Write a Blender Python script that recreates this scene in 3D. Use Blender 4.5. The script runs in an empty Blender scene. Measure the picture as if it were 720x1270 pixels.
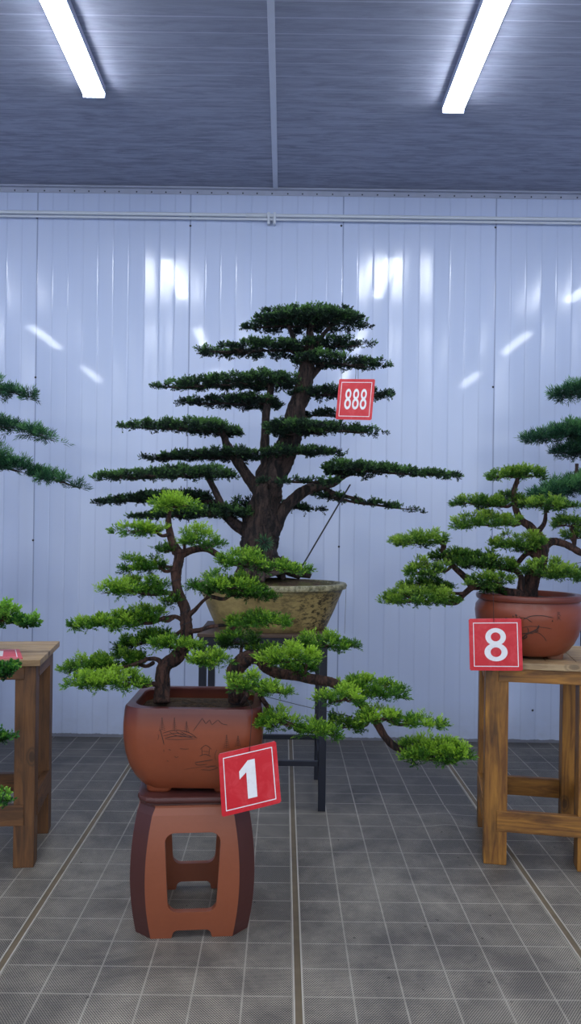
import bpy, bmesh, math, random
import numpy as np
from mathutils import Vector, Matrix
from mathutils.bvhtree import BVHTree

C = bpy.context.scene
COL = C.collection
# ------------------------------------------------------------------ camera maths
FP, CX, CY, ROLL, CAMZ = 980.0, 352.0, 653.0, 0.0131, 1.5
RV = Vector((math.cos(ROLL), 0, math.sin(ROLL)))
UV = Vector((-math.sin(ROLL), 0, math.cos(ROLL)))
CAM = Vector((0, 0, CAMZ))

def ray(px, py):
    return Vector((0, 1, 0)) * FP + RV * (px - CX) - UV * (py - CY)
def P(px, py, Y):
    d = ray(px, py); return CAM + d * (Y / d.y)
def PZ(px, py, z):
    d = ray(px, py); return CAM + d * ((z - CAMZ) / d.z)

cd = bpy.data.cameras.new('camera'); cam = bpy.data.objects.new('camera', cd); COL.objects.link(cam)
M = Matrix((RV, UV, (0, -1, 0))).transposed().to_4x4(); M.translation = CAM
cam.matrix_world = M
cd.sensor_width = 36; cd.sensor_fit = 'AUTO'; cd.lens = FP * 36 / 1270
cd.shift_x = (360 - CX) / 1270; cd.shift_y = (CY - 635) / 1270
cd.clip_start = .05
C.camera = cam

# ------------------------------------------------------------------ node helpers
def lin(r, g, b, a=1):
    f = lambda c: (c / 255 / 12.92) if c / 255 <= .04045 else ((c / 255 + .055) / 1.055) ** 2.4
    return (f(r), f(g), f(b), a)

class NT:
    def __init__(s, name):
        s.m = bpy.data.materials.new(name); s.m.use_nodes = True
        s.t = s.m.node_tree; s.t.nodes.clear()
        s.out = s.t.nodes.new('ShaderNodeOutputMaterial')
        s.b = s.t.nodes.new('ShaderNodeBsdfPrincipled')
        s.t.links.new(s.b.outputs[0], s.out.inputs[0])
    def n(s, typ, ins=None, **kw):
        nd = s.t.nodes.new(typ)
        for k, v in kw.items(): setattr(nd, k, v)
        for k, v in (ins or {}).items(): s.set(nd.inputs[k], v)
        return nd
    def set(s, sock, v):
        if hasattr(v, 'is_output'): s.t.links.new(v, sock)
        else: sock.default_value = v
    def math(s, op, a, b=0.0, c=None):
        nd = s.n('ShaderNodeMath', operation=op); s.set(nd.inputs[0], a); s.set(nd.inputs[1], b)
        if c is not None: s.set(nd.inputs[2], c)
        return nd.outputs[0]
    def mix(s, fac, a, b, mode='MIX'):
        nd = s.n('ShaderNodeMix', data_type='RGBA', blend_type=mode)
        s.set(nd.inputs[0], fac); s.set(nd.inputs[6], a); s.set(nd.inputs[7], b)
        return nd.outputs[2]
    def obj(s): return s.n('ShaderNodeTexCoord').outputs['Object']
    def mapping(s, v, scale=(1, 1, 1), loc=(0, 0, 0)):
        return s.n('ShaderNodeMapping', {'Vector': v, 'Scale': scale, 'Location': loc}).outputs[0]
    def noise(s, v, scale=5, detail=4, rough=.55, dist=0):
        return s.n('ShaderNodeTexNoise', {'Vector': v, 'Scale': scale, 'Detail': detail, 'Roughness': rough, 'Distortion': dist}).outputs[0]
    def ramp(s, fac, stops):
        nd = s.n('ShaderNodeValToRGB', {'Fac': fac}); e = nd.color_ramp.elements
        while len(e) < len(stops): e.new(.5)
        for k, (p, c) in enumerate(stops): e[k].position = p; e[k].color = c if hasattr(c, '__len__') else (c, c, c, 1)
        return nd.outputs[0]
    def bump(s, h, strength=.3, dist=.01):
        nd = s.n('ShaderNodeBump', {'Height': h, 'Strength': strength, 'Distance': dist})
        s.t.links.new(nd.outputs[0], s.b.inputs['Normal'])
    def p(s, **kw):
        for k, v in kw.items(): s.set(s.b.inputs[k.replace('_', ' ')], v)
        return s
def sepxyz(t, v):
    o = t.n('ShaderNodeSeparateXYZ', {0: v}).outputs; return o[0], o[1], o[2]

# ------------------------------------------------------------------ materials
def plain(name, col, rough=.5, metal=0, noise=0, spec=.5):
    t = NT(name)
    if noise:
        f = t.noise(t.obj(), 14, 5)
        c2 = tuple(x * (1 - noise) for x in col[:3]) + (1,)
        t.p(Base_Color=t.mix(f, c2, col))
    else: t.p(Base_Color=col)
    t.p(Roughness=rough, Metallic=metal); t.b.inputs['Specular IOR Level'].default_value = spec
    return t.m

def wall_mat():
    t = NT('glossy_white_wall_panel')
    v = t.obj(); x, y, z = sepxyz(t, v)
    pitch = 1.076
    xs = t.math('SUBTRACT', x, PZX)
    seam = t.math('PINGPONG', xs, pitch / 2)                       # 0 on a panel joint
    seamline = t.math('LESS_THAN', seam, .0045)
    rib = t.math('PINGPONG', xs, pitch / 20)                      # 0 on a rib
    ribline = t.math('SUBTRACT', 1.0, t.n('ShaderNodeMapRange', {0: rib, 1: .0, 2: .009, 3: 0.0, 4: 1.0}, interpolation_type='SMOOTHSTEP').outputs[0])
    big = t.noise(t.mapping(v, (1.2, 1, .35)), 1.6, 3)
    streak = t.noise(t.mapping(v, (26, 1, .5)), 1.0, 3)
    base = t.mix(big, lin(182, 198, 230), lin(200, 213, 243))
    base = t.mix(t.math('MULTIPLY', streak, .18), base, lin(222, 228, 246))
    base = t.mix(t.math('MULTIPLY', ribline, .10), base, lin(118, 134, 178))
    base = t.mix(t.math('MULTIPLY', seamline, .5), base, lin(105, 118, 160))
    # dirt climbing from the floor
    dn = t.noise(t.mapping(v, (1, 1, 1.5)), 7, 6, .7)
    lowm = t.n('ShaderNodeMapRange', {0: z, 1: .02, 2: .30, 3: 1.0, 4: 0.0}).outputs[0]
    dirt = t.math('MULTIPLY', lowm, dn)
    base = t.mix(t.math('MULTIPLY', dirt, .55), base, lin(150, 150, 150))
    crust = t.math('MULTIPLY', t.math('LESS_THAN', z, t.math('MULTIPLY', dn, .045)), .7)
    base = t.mix(crust, base, lin(80, 72, 66))
    t.p(Base_Color=base, Roughness=t.math('ADD', .12, t.math('MULTIPLY', streak, .10)), Coat_Weight=.3, Coat_Roughness=.05)
    fine = t.noise(t.mapping(v, (9, 1, .6)), 1.0, 1)
    cell = t.math('FLOOR', t.math('DIVIDE', t.math('ADD', xs, 20 * pitch), pitch / 10))
    wn = t.n('ShaderNodeTexWhiteNoise', {'W': cell}, noise_dimensions='1D').outputs['Value']
    within = t.math('SUBTRACT', t.math('ADD', xs, 20 * pitch), t.math('MULTIPLY', cell, pitch / 10))
    facet = t.math('MULTIPLY', within, t.math('MULTIPLY', t.math('SUBTRACT', wn, .5), .17))
    h = t.math('ADD', t.math('MULTIPLY', ribline, -.0008), t.math('MULTIPLY', fine, .0022))
    h = t.math('ADD', t.math('ADD', h, facet), t.math('MULTIPLY', seamline, -.0006))
    t.bump(h, 1.0, 1.0)
    return t.m
PZX = PZ(236, 285, 3.5).x
PZX = P(236, 285, 5.567).x

def ceiling_mat():
    t = NT('grey_blue_ceiling_panel')
    v = t.obj(); x, y, z = sepxyz(t, v)
    rib = t.math('PINGPONG', t.math('SUBTRACT', y, 3.807), .06)
    line = t.math('LESS_THAN', rib, .0035)
    sm = t.noise(t.mapping(v, (2.0, 16, 1)), 2.2, 6, .7, .6)
    smud = t.ramp(sm, [(.42, 0.0), (.64, 1.0)])
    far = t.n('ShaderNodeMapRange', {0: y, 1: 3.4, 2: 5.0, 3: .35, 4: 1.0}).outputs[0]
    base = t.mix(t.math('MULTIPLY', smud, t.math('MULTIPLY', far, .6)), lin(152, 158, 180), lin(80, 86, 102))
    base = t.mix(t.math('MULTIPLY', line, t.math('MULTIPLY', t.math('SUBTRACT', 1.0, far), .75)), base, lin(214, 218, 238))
    t.p(Base_Color=base, Roughness=.55)
    t.bump(t.math('ADD', sm, line), .12, .01)
    return t.m

def floor_mat():
    t = NT('perforated_rubber_mat')
    v = t.obj(); x, y, z = sepxyz(t, v)
    xm = t.math('MODULO', t.math('ADD', x, 20 - .08), 1.0)
    tile = .1613
    lx = t.math('PINGPONG', xm, tile / 2)
    ly = t.math('PINGPONG', t.math('SUBTRACT', y, 2.522 - 16.1), .161 / 2)
    wob = t.noise(v, 40, 2)
    lw = t.math('ADD', .0021, t.math('MULTIPLY', wob, .0018))
    line = t.math('MAXIMUM', t.math('LESS_THAN', lx, lw), t.math('LESS_THAN', ly, lw))
    s = .0086
    def dots(ox, oy):
        a = t.math('PINGPONG', t.math('ADD', x, 30 + ox), s / 2)
        b = t.math('PINGPONG', t.math('ADD', y, 30 + oy), s * 1.35 / 2)
        d = t.math('SQRT', t.math('ADD', t.math('MULTIPLY', a, a), t.math('MULTIPLY', t.math('MULTIPLY', b, b), .8)))
        return t.math('LESS_THAN', d, s * .30)
    hole = t.math('MAXIMUM', dots(0, 0), dots(s / 2, s * 1.35 / 2))
    dust = t.noise(v, 1.7, 6, .65, .8)
    dust2 = t.noise(v, 7.5, 5, .7)
    dm = t.ramp(t.math('ADD', t.math('MULTIPLY', dust, .65), t.math('MULTIPLY', dust2, .35)), [(.42, 0.0), (.68, 1.0)])
    strand = t.mix(dm, lin(124, 118, 110), lin(190, 181, 166))
    holec = t.mix(dm, lin(26, 27, 29), lin(62, 59, 54))
    base = t.mix(hole, strand, holec)
    far_dark = t.n('ShaderNodeMapRange', {0: y, 1: 3.2, 2: 4.6, 3: 0.0, 4: .5}).outputs[0]  # mat colour gets darker towards the back wall
    base = t.mix(far_dark, base, lin(44, 46, 50))
    base = t.mix(t.math('MULTIPLY', line, t.math('ADD', .15, t.math('MULTIPLY', dust2, .7))), base, lin(182, 176, 164))
    # scattered debris
    vor = t.n('ShaderNodeTexVoronoi', {'Vector': v, 'Scale': 9.0}).outputs['Distance']
    deb = t.math('LESS_THAN', vor, .05)
    base = t.mix(t.math('MULTIPLY', deb, .75), base, lin(30, 28, 24))
    t.p(Base_Color=base, Roughness=.55)
    t.bump(t.math('ADD', t.math('MULTIPLY', hole, -1), line), .35, .003)
    return t.m

def wood_mat(name, axis, light, dark, stain, amount=.5, seed=0.):
    t = NT(name)
    v = t.obj()
    sc = [9, 9, 9]; sc[axis] = .9
    m = t.mapping(v, tuple(sc), (seed, seed * 1.7, seed * .6))
    g = t.noise(m, 3.2, 6, .62, 1.2)
    sc2 = [70, 70, 70]; sc2[axis] = 2.2
    fine = t.noise(t.mapping(v, tuple(sc2)), 1.0, 3, .7)
    base = t.mix(t.ramp(g, [(.34, 0.), (.66, 1.)]), dark, light)
    base = t.mix(t.math('MULTIPLY', fine, .45), base, dark)
    sc3 = [5, 5, 5]; sc3[axis] = 1.6
    st = t.ramp(t.noise(t.mapping(v, tuple(sc3), (seed + 3, 2, 1)), 1.5, 4, .6), [(.5, 0.), (.68, 1.)])
    base = t.mix(t.math('MULTIPLY', st, amount), base, stain)
    # knots
    sk = [6, 6, 6]; sk[axis] = 3.2
    kn = t.n('ShaderNodeTexVoronoi', {'Vector': t.mapping(v, tuple(sk), (seed, 0, seed)), 'Scale': 1.1}).outputs['Distance']
    ring = t.ramp(kn, [(.0, 1.), (.07, .9), (.10, .2), (.13, .7), (.17, 0.)])
    base = t.mix(t.math('MULTIPLY', ring, .7), base, stain)
    t.p(Base_Color=base, Roughness=.52)
    t.bump(t.math('ADD', g, fine), .25, .004)
    return t.m

def clay_mat(name, c1, c2, rough=.38, dark_edge=None, zr=None):
    t = NT(name); v = t.obj(); x, y, z = sepxyz(t, v)
    n = t.noise(v, 5.5, 5, .6)
    base = t.mix(n, c1, c2)
    f = t.noise(v, 60, 3, .6)
    base = t.mix(t.math('MULTIPLY', f, .22), base, tuple(k * .55 for k in c1[:3]) + (1,))
    if dark_edge and zr:
        k = t.n('ShaderNodeMapRange', {0: t.math('ADD', z, t.math('MULTIPLY', n, .05)), 1: zr[0], 2: zr[1], 3: 0.0, 4: 1.0}).outputs[0]
        base = t.mix(k, base, dark_edge)
    t.p(Base_Color=base, Roughness=rough); t.b.inputs['Specular IOR Level'].default_value = .45
    t.bump(f, .08, .003)
    return t.m

def stone_pot_mat():
    t = NT('mossy_yellow_glazed_pot'); v = t.obj(); x, y, z = sepxyz(t, v)
    n = t.noise(v, 6, 6, .65)
    base = t.mix(t.ramp(n, [(.3, 0.), (.7, 1.)]), lin(104, 88, 50), lin(180, 160, 104))
    gr = t.ramp(t.noise(t.mapping(v, (1, 1, 2.2)), 26, 6, .75), [(.47, 0.), (.57, 1.)])
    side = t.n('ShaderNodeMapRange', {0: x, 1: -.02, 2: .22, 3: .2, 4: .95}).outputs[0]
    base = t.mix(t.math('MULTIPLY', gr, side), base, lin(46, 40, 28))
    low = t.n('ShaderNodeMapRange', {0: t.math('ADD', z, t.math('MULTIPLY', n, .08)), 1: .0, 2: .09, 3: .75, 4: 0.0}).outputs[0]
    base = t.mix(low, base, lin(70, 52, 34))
    rim = t.n('ShaderNodeMapRange', {0: z, 1: .205, 2: .235, 3: 0., 4: .75}).outputs[0]
    sp = t.ramp(t.noise(v, 45, 4, .7), [(.4, 0.), (.6, 1.)])
    base = t.mix(rim, base, t.mix(sp, lin(168, 166, 138), lin(88, 90, 66)))
    t.p(Base_Color=base, Roughness=.5); t.bump(n, .2, .01)
    return t.m

def bark_mat(name, c1, c2, scale=1.0, strength=.8):
    t = NT(name); v = t.obj()
    n = t.noise(t.mapping(v, (34 * scale, 34 * scale, 9 * scale)), 1.0, 6, .7, .8)
    n2 = t.noise(v, 18, 4)
    base = t.mix(t.ramp(n, [(.42, 0.), (.60, 1.)]), c1, c2)
    base = t.mix(t.math('MULTIPLY', n2, .35), base, tuple(k * .4 for k in c1[:3]) + (1,))
    t.p(Base_Color=base, Roughness=.8); t.bump(n, strength, .03)
    return t.m

def leaf_mat(name, dark, mid, light, rough=.45, trans=.22):
    t = NT(name)
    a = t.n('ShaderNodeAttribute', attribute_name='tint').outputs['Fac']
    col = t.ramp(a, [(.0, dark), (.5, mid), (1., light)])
    t.p(Base_Color=col, Roughness=rough); t.b.inputs['Specular IOR Level'].default_value = .35
    tr = t.n('ShaderNodeBsdfTranslucent', {'Color': col})
    mx = t.n('ShaderNodeMixShader', {0: trans, 1: t.b.outputs[0], 2: tr.outputs[0]})
    t.t.links.new(mx.outputs[0], t.out.inputs[0])
    return t.m

def sign_mat():
    t = NT('scuffed_red_sign_face'); v = t.obj()
    n = t.ramp(t.noise(v, 16, 6, .7, 1.0), [(.45, 0.), (.75, 1.)])
    base = t.mix(t.math('MULTIPLY', n, .45), lin(206, 28, 42), lin(236, 92, 98))
    t.p(Base_Color=base, Roughness=.35)
    return t.m
def white_paint():
    t = NT('worn_white_paint'); v = t.obj()
    n = t.ramp(t.noise(v, 30, 6, .7), [(.5, 0.), (.75, 1.)])
    t.p(Base_Color=t.mix(t.math('MULTIPLY', n, .5), lin(240, 238, 240), lin(196, 190, 196)), Roughness=.5)
    return t.m
def soil_mat(name='potting_soil', g=.0):
    t = NT(name); v = t.obj()
    n = t.noise(v, 55, 6, .75)
    base = t.ramp(n, [(.35, lin(30, 24, 18)), (.55, lin(82, 62, 42)), (.72, lin(120, 98, 66))])
    m = t.ramp(t.noise(v, 12, 4), [(.48, 0.), (.62, 1.)])
    base = t.mix(t.math('MULTIPLY', m, g), base, lin(96, 102, 40))
    t.p(Base_Color=base, Roughness=.95); t.bump(n, 1.0, .02)
    return t.m
def emis(name, col, s):
    t = NT(name); t.p(Base_Color=(1, 1, 1, 1), Emission_Color=col, Emission_Strength=s); return t.m

MT = dict(
    wall=wall_mat(), ceiling=ceiling_mat(), floor=floor_mat(),
    trim=plain('pale_metal_trim', lin(176, 184, 206), .35, 0, .25),
    channel=plain('dusty_tan_channel', lin(120, 106, 84), .6, 0, .55),
    channel_edge=plain('worn_channel_edge', lin(196, 190, 178), .5, 0, .3),
    pipe=plain('white_plastic_pipe', lin(206, 214, 226), .3),
    screw=plain('dark_screw', lin(40, 44, 60), .5),
    housing=plain('lamp_housing', lin(170, 178, 205), .4),
    diffuser=emis('lamp_diffuser', (.90, .95, 1, 1), 40.0),
    black_metal=plain('dark_navy_metal', lin(32, 36, 50), .4, .2, .3),
    rust_board=plain('worn_brown_board', lin(86, 66, 54), .55, 0, .5),
    clay_pot=clay_mat('terracotta_pot_clay', lin(122, 60, 38), lin(146, 76, 46), .33, lin(84, 40, 38), (.27, .345)),
    clay_dark=clay_mat('dark_plum_clay', lin(70, 38, 37), lin(92, 50, 44), .34),
    clay_face=clay_mat('brown_clay_face', lin(132, 72, 48), lin(150, 84, 56), .34),
    clay_round=clay_mat('round_pot_clay', lin(128, 64, 44), lin(146, 74, 48), .3, lin(104, 52, 40), (.24, .3)),
    clay_plain=clay_mat('brown_clay', lin(110, 70, 52), lin(130, 84, 60), .4),
    stone_pot=stone_pot_mat(),
    etch=plain('dark_etching', lin(58, 34, 26), .7),
    soil=soil_mat(), soil_moss=soil_mat('mossy_soil', .55),
    bark_big=bark_mat('dark_rugged_bark', lin(14, 11, 13), lin(84, 66, 60), 1.0, 1.0),
    bark_small=bark_mat('reddish_bark', lin(28, 18, 17), lin(104, 70, 58), 1.4, 1.0),
    leaf_dark=leaf_mat('dark_yew_leaf', lin(8, 20, 22), lin(32, 58, 42), lin(96, 142, 70), .65),
    leaf_bright=leaf_mat('bright_juniper_leaf', lin(16, 40, 16), lin(66, 118, 34), lin(164, 204, 62)),
    leaf_mid=leaf_mat('juniper_leaf', lin(16, 38, 20), lin(66, 112, 40), lin(160, 194, 70)),
    leaf_podo=leaf_mat('long_needle_leaf', lin(12, 36, 32), lin(42, 88, 62), lin(104, 160, 92)),
    leaf_box=leaf_mat('small_round_leaf', lin(14, 44, 24), lin(48, 110, 44), lin(150, 206, 76)),
    red=sign_mat(), white=white_paint(), sign_edge=plain('sign_edge_pale_pink', lin(226, 132, 140), .5, 0, .2),
    cord=plain('dark_cord', lin(28, 26, 30), .6), wire=plain('dark_wire', lin(36, 38, 48), .45, .3),
)
GOLD = (lin(184, 128, 50), lin(106, 66, 26), lin(36, 26, 20))
BRWN = (lin(132, 88, 46), lin(78, 50, 28), lin(34, 24, 18))
PALE = (lin(196, 168, 126), lin(142, 114, 80), lin(70, 56, 42))
for nm, (a, b, c) in (('gold', GOLD), ('brown', BRWN), ('pale', PALE)):
    for ax in range(3):
        MT['%s%d' % (nm, ax)] = wood_mat('%s_wood_grain_%s' % (nm, 'xyz'[ax]), ax, a, b, c, .75 if nm == 'gold' else .5, ax * 1.3)

# ------------------------------------------------------------------ object helpers
def link(o, parent=None):
    COL.objects.link(o)
    if parent: o.parent = parent
    return o
def mesh_obj(name, me, mat=None, parent=None, smooth=False):
    if mat:
        for m in (mat if isinstance(mat, (list, tuple)) else [mat]): me.materials.append(m)
    if smooth: me.polygons.foreach_set('use_smooth', [True] * len(me.polygons))
    return link(bpy.data.objects.new(name, me), parent)
def bm_obj(name, bm, mat=None, parent=None, smooth=False):
    me = bpy.data.meshes.new(name); bm.normal_update(); bm.to_mesh(me); bm.free()
    return mesh_obj(name, me, mat, parent, smooth)
def thing(name, label, cat, loc=(0, 0, 0), group=None, rotz=0):
    o = bpy.data.objects.new(name, None); COL.objects.link(o); o.location = loc; o.rotation_euler = (0, 0, rotz)
    o.empty_display_size = .1
    o['label'] = label; o['category'] = cat
    if group: o['group'] = group
    return o
def struct(o): o['kind'] = 'structure'; return o
def box_bm(x0, x1, y0, y1, z0, z1, bev=0, bm=None):
    b2 = bmesh.new()
    bmesh.ops.create_cube(b2, size=1)
    for v in b2.verts:
        v.co = Vector(((x0 + x1) / 2 + v.co.x * (x1 - x0), (y0 + y1) / 2 + v.co.y * (y1 - y0), (z0 + z1) / 2 + v.co.z * (z1 - z0)))
    if bev: bmesh.ops.bevel(b2, geom=b2.edges[:], offset=bev, segments=2, affect='EDGES', profile=.6)
    if bm is None: return b2
    me = bpy.data.meshes.new('t'); b2.to_mesh(me); b2.free(); bm.from_mesh(me); bpy.data.meshes.remove(me); return bm
def catmull(pts, per=6):
    pts = [np.array(p, float) for p in pts]
    if len(pts) < 3:
        return [pts[0] + (pts[-1] - pts[0]) * k / per for k in range(per + 1)]
    q = [2 * pts[0] - pts[1]] + pts + [2 * pts[-1] - pts[-2]]
    out = []
    for i in range(1, len(q) - 2):
        p0, p1, p2, p3 = q[i - 1:i + 3]
        for k in range(per):
            t = k / per
            out.append(.5 * ((2 * p1) + (-p0 + p2) * t + (2 * p0 - 5 * p1 + 4 * p2 - p3) * t * t + (-p0 + 3 * p1 - 3 * p2 + p3) * t ** 3))
    out.append(pts[-1]); return out

class Geo:
    """collects raw geometry for one mesh"""
    def __init__(s): s.v = []; s.f = []
    def tube(s, pts4, seg=8, per=6, rough=0., ridge=0., rng=random):
        """pts4: (x,y,z,r) control points"""
        c = catmull(pts4, per); n = len(c)
        P3 = [Vector(p[:3]) for p in c]; R = [max(p[3], .0004) for p in c]
        t0 = (P3[1] - P3[0]).normalized()
        up = Vector((0, 1, 0)) if abs(t0.y) < .9 else Vector((1, 0, 0))
        a = t0.cross(up).normalized(); base = len(s.v); ph = rng.random() * 6
        for i in range(n):
            t = (P3[min(i + 1, n - 1)] - P3[max(i - 1, 0)])
            t = t.normalized() if t.length > 1e-9 else t0
            a = (a - t * a.dot(t)); a = a.normalized() if a.length > 1e-6 else t.orthogonal().normalized()
            b = t.cross(a)
            for k in range(seg):
                th = 2 * math.pi * k / seg
                r = R[i] * (1 + ridge * (math.sin(3 * th + ph + i * .35) * .6 + math.sin(5 * th - i * .23 + ph * 2) * .4) + rough * (rng.random() - .5))
                s.v.append(P3[i] + a * math.cos(th) * r + b * math.sin(th) * r)
        for i in range(n - 1):
            for k in range(seg):
                k2 = (k + 1) % seg
                s.f.append((base + i * seg + k, base + i * seg + k2, base + (i + 1) * seg + k2, base + (i + 1) * seg + k))
        s.f.append(tuple(base + k for k in range(seg))[::-1])
        s.f.append(tuple(base + (n - 1) * seg + k for k in range(seg)))
        return s
    def build(s, name, mat, parent=None, smooth=True, off=Vector((0, 0, 0))):
        me = bpy.data.meshes.new(name)
        me.from_pydata([tuple(Vector(v) - off) for v in s.v], [], s.f); me.update()
        return mesh_obj(name, me, mat, parent, smooth)

def rsect(hx, hy, r, seg=6, kind='round'):
    """closed section, ccw, with rounded or chamfered corners"""
    pts = []
    for sx, sy, a0 in ((1, 1, 0), (-1, 1, 90), (-1, -1, 180), (1, -1, 270)):
        cx, cy = sx * (hx - r), sy * (hy - r)
        for k in range(seg + 1):
            a = math.radians(a0 + 90 * k / seg)
            if kind == 'round': pts.append((cx + r * math.cos(a), cy + r * math.sin(a)))
            else:
                f = k / seg; ax, ay = math.radians(a0), math.radians(a0 + 90)
                pts.append((cx + r * (math.cos(ax) * (1 - f) + math.cos(ay) * f), cy + r * (math.sin(ax) * (1 - f) + math.sin(ay) * f)))
    return pts
def loft(sections, close_bottom=True, close_top=True):
    """sections: list of (z, [(x,y)...])"""
    bm = bmesh.new(); rows = []
    for z, pts in sections: rows.append([bm.verts.new((x, y, z)) for x, y in pts])
    n = len(rows[0])
    for a, b in zip(rows, rows[1:]):
        for k in range(n):
            bm.faces.new((a[k], a[(k + 1) % n], b[(k + 1) % n], b[k]))
    if close_bottom: bm.faces.new(rows[0][::-1])
    if close_top: bm.faces.new(rows[-1])
    return bm

# ================================================================== ROOM
WY, CZ = 5.567, 3.874
XL, XR, YB = -4.6, 4.6, -2.6
def grid_floor():
    bm = bmesh.new()
    xs = list(np.linspace(XL, XR, 24)) + list(np.linspace(.45, 1.15, 36)); xs = sorted(set(round(a, 4) for a in xs))
    ys = list(np.linspace(YB, WY, 24)) + list(np.linspace(3.6, 4.4, 36)); ys = sorted(set(round(a, 4) for a in ys))
    vs = {}
    for i, x in enumerate(xs):
        for j, y in enumerate(ys):
            z = .016 * math.exp(-((x - .84) / .09) ** 2 - ((y - 4.05) / .16) ** 2)
            vs[i, j] = bm.verts.new((x, y, z))
    for i in range(len(xs) - 1):
        for j in range(len(ys) - 1):
            bm.faces.new((vs[i, j], vs[i + 1, j], vs[i + 1, j + 1], vs[i, j + 1]))
    return bm
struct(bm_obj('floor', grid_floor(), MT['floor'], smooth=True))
struct(bm_obj('wall_back', box_bm(XL, XR, WY, WY + .1, 0, CZ), MT['wall']))
struct(bm_obj('wall_left', box_bm(XL - .1, XL, YB, WY, 0, CZ), plain('side_panel_left', lin(190, 200, 228), .3)))
struct(bm_obj('wall_right', box_bm(XR, XR + .1, YB, WY, 0, CZ), plain('side_panel_right', lin(190, 200, 228), .3)))
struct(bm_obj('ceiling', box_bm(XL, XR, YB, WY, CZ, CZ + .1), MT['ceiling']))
# cornice angle with rivets
bm = box_bm(XL, XR, WY - .035, WY - .001, CZ - .012, CZ - .001)
box_bm(XL, XR, WY - .006, WY - .001, CZ - .045, CZ - .012, bm=bm)
cor = struct(bm_obj('trim_1', bm, MT['trim']))
bm = bmesh.new()
rng = random.Random(4)
for k in range(86):
    x = XL + .1 + k * .107
    m = Matrix.Translation((x + rng.uniform(-.01, .01), WY - .0075, CZ - .032)) @ Matrix.Rotation(math.pi / 2, 4, 'X')
    bmesh.ops.create_cone(bm, cap_ends=True, segments=8, radius1=.006, radius2=.004, depth=.004, matrix=m)
bm_obj('rivet', bm, MT['screw'], cor)
# ceiling joint strip
bm = box_bm(-.108, -.074, YB, WY - .04, CZ - .012, CZ - .0005, .003)
struct(bm_obj('trim_2', bm, plain('ceiling_joint_strip', lin(205, 212, 230), .35, 0, .15)))
# floor channels between the mats
for k, sx in enumerate((-1.935, -.935, .065, 1.065, 2.065)):
    tr = struct(bm_obj('trim_%d' % (3 + k), box_bm(sx - .011, sx + .011, YB, WY - .01, .0, .005), MT['channel']))
    for d in (-1, 1):
        bm_obj('edge_strip', box_bm(sx + d * .0135 - .0025, sx + d * .0135 + .0025, YB, WY - .01, .0, .008, .001), MT['channel_edge'], tr)

# wall screws
scr = [(46, 270), (236, 268), (236, 280), (423, 270), (423, 280), (614, 275), (614, 282), (41, 670), (611, 480), (420, 678), (660, 881), (44, 468)]
for k, (a, b) in enumerate(scr):
    p = P(a, b, WY)
    bm = bmesh.new()
    bmesh.ops.create_uvsphere(bm, u_segments=10, v_segments=6, radius=.008, matrix=Matrix.Translation((p.x, WY, p.z)) @ Matrix.Diagonal((1, .5, 1, 1)))
    o = bm_obj('wall_screw', bm, MT['screw'])
    o['label'] = 'small dark screw head in the glossy wall panels'; o['category'] = 'screw'; o['group'] = 'screws in the back wall'

# conduit pipe along the wall
pz = P(335, 269, WY - .04)
pipe = thing('wall_pipe', 'white plastic conduit pipe running along the wall below the ceiling', 'pipe', (0, WY - .03, pz.z))
for (dz, r) in ((.013, .013), (-.014, .009)):
    g = Geo(); g.tube([(XL + .1, 0, dz, r), (0, 0, dz, r), (XR - .1, 0, dz, r)], 12, 3); g.build('pipe_run', MT['pipe'], pipe)
for dx in (-.012, .030):
    x = pz.x + dx
    bm_obj('bracket', box_bm(x - .009, x + .009, -.017, .03, -.05, .032, .003), MT['pipe'], pipe)
g = Geo(); g.tube([(pz.x - .17, 0, .013, .0155), (pz.x - .02, 0, .013, .0155)], 12, 2); g.build('coupling', MT['pipe'], pipe)

# ceiling lights
def light_fixture(label, x, y_end, length=1.2):
    t = thing('batten_light', label, 'ceiling light', (x, y_end, CZ), 'batten lights on the ceiling')
    bm_obj('housing', box_bm(-.059, .059, -length, 0, -.05, -.001, .004), MT['housing'], t)
    sec = [(-.058, -.050), (-.052, -.064), (-.044, -.068), (.044, -.068), (.052, -.064), (.058, -.050)]
    bm = bmesh.new(); r = []
    for yy in (-length + .012, -.012): r.append([bm.verts.new((a, yy, b)) for a, b in sec])
    n = len(sec)
    for k in range(n): bm.faces.new((r[0][k], r[0][(k + 1) % n], r[1][(k + 1) % n], r[1][k]))
    bm.faces.new(r[0]); bm.faces.new(r[1][::-1])
    bmesh.ops.recalc_face_normals(bm, faces=bm.faces)
    bm_obj('diffuser', bm, MT['diffuser'], t)
    for yy in (-length, -.012):
        bm_obj('end_cap', box_bm(-.06, .06, yy, yy + .012, -.07, -.001, .003), MT['housing'], t)
    return t
EL, ER = PZ(117, 122, CZ - .068), PZ(561, 141, CZ - .068)
light_fixture('lit white tube light at the top left of the ceiling', EL.x, EL.y)
light_fixture('lit white tube light at the top right of the ceiling', ER.x, ER.y)
for cx_, cn in ((EL.x - 1.95, 'leftmost'), (EL.x, 'second'), (ER.x, 'third'), (ER.x + 1.95, 'rightmost')):
    for ry, rn in ((4.32, 'front'), (1.9, 'middle'), (-.5, 'rear')):
        if ry > 4 and cn in ('second', 'third'): continue
        light_fixture('lit white tube light outside the view, %s column, %s row of the ceiling' % (cn, rn), cx_, ry)

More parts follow.
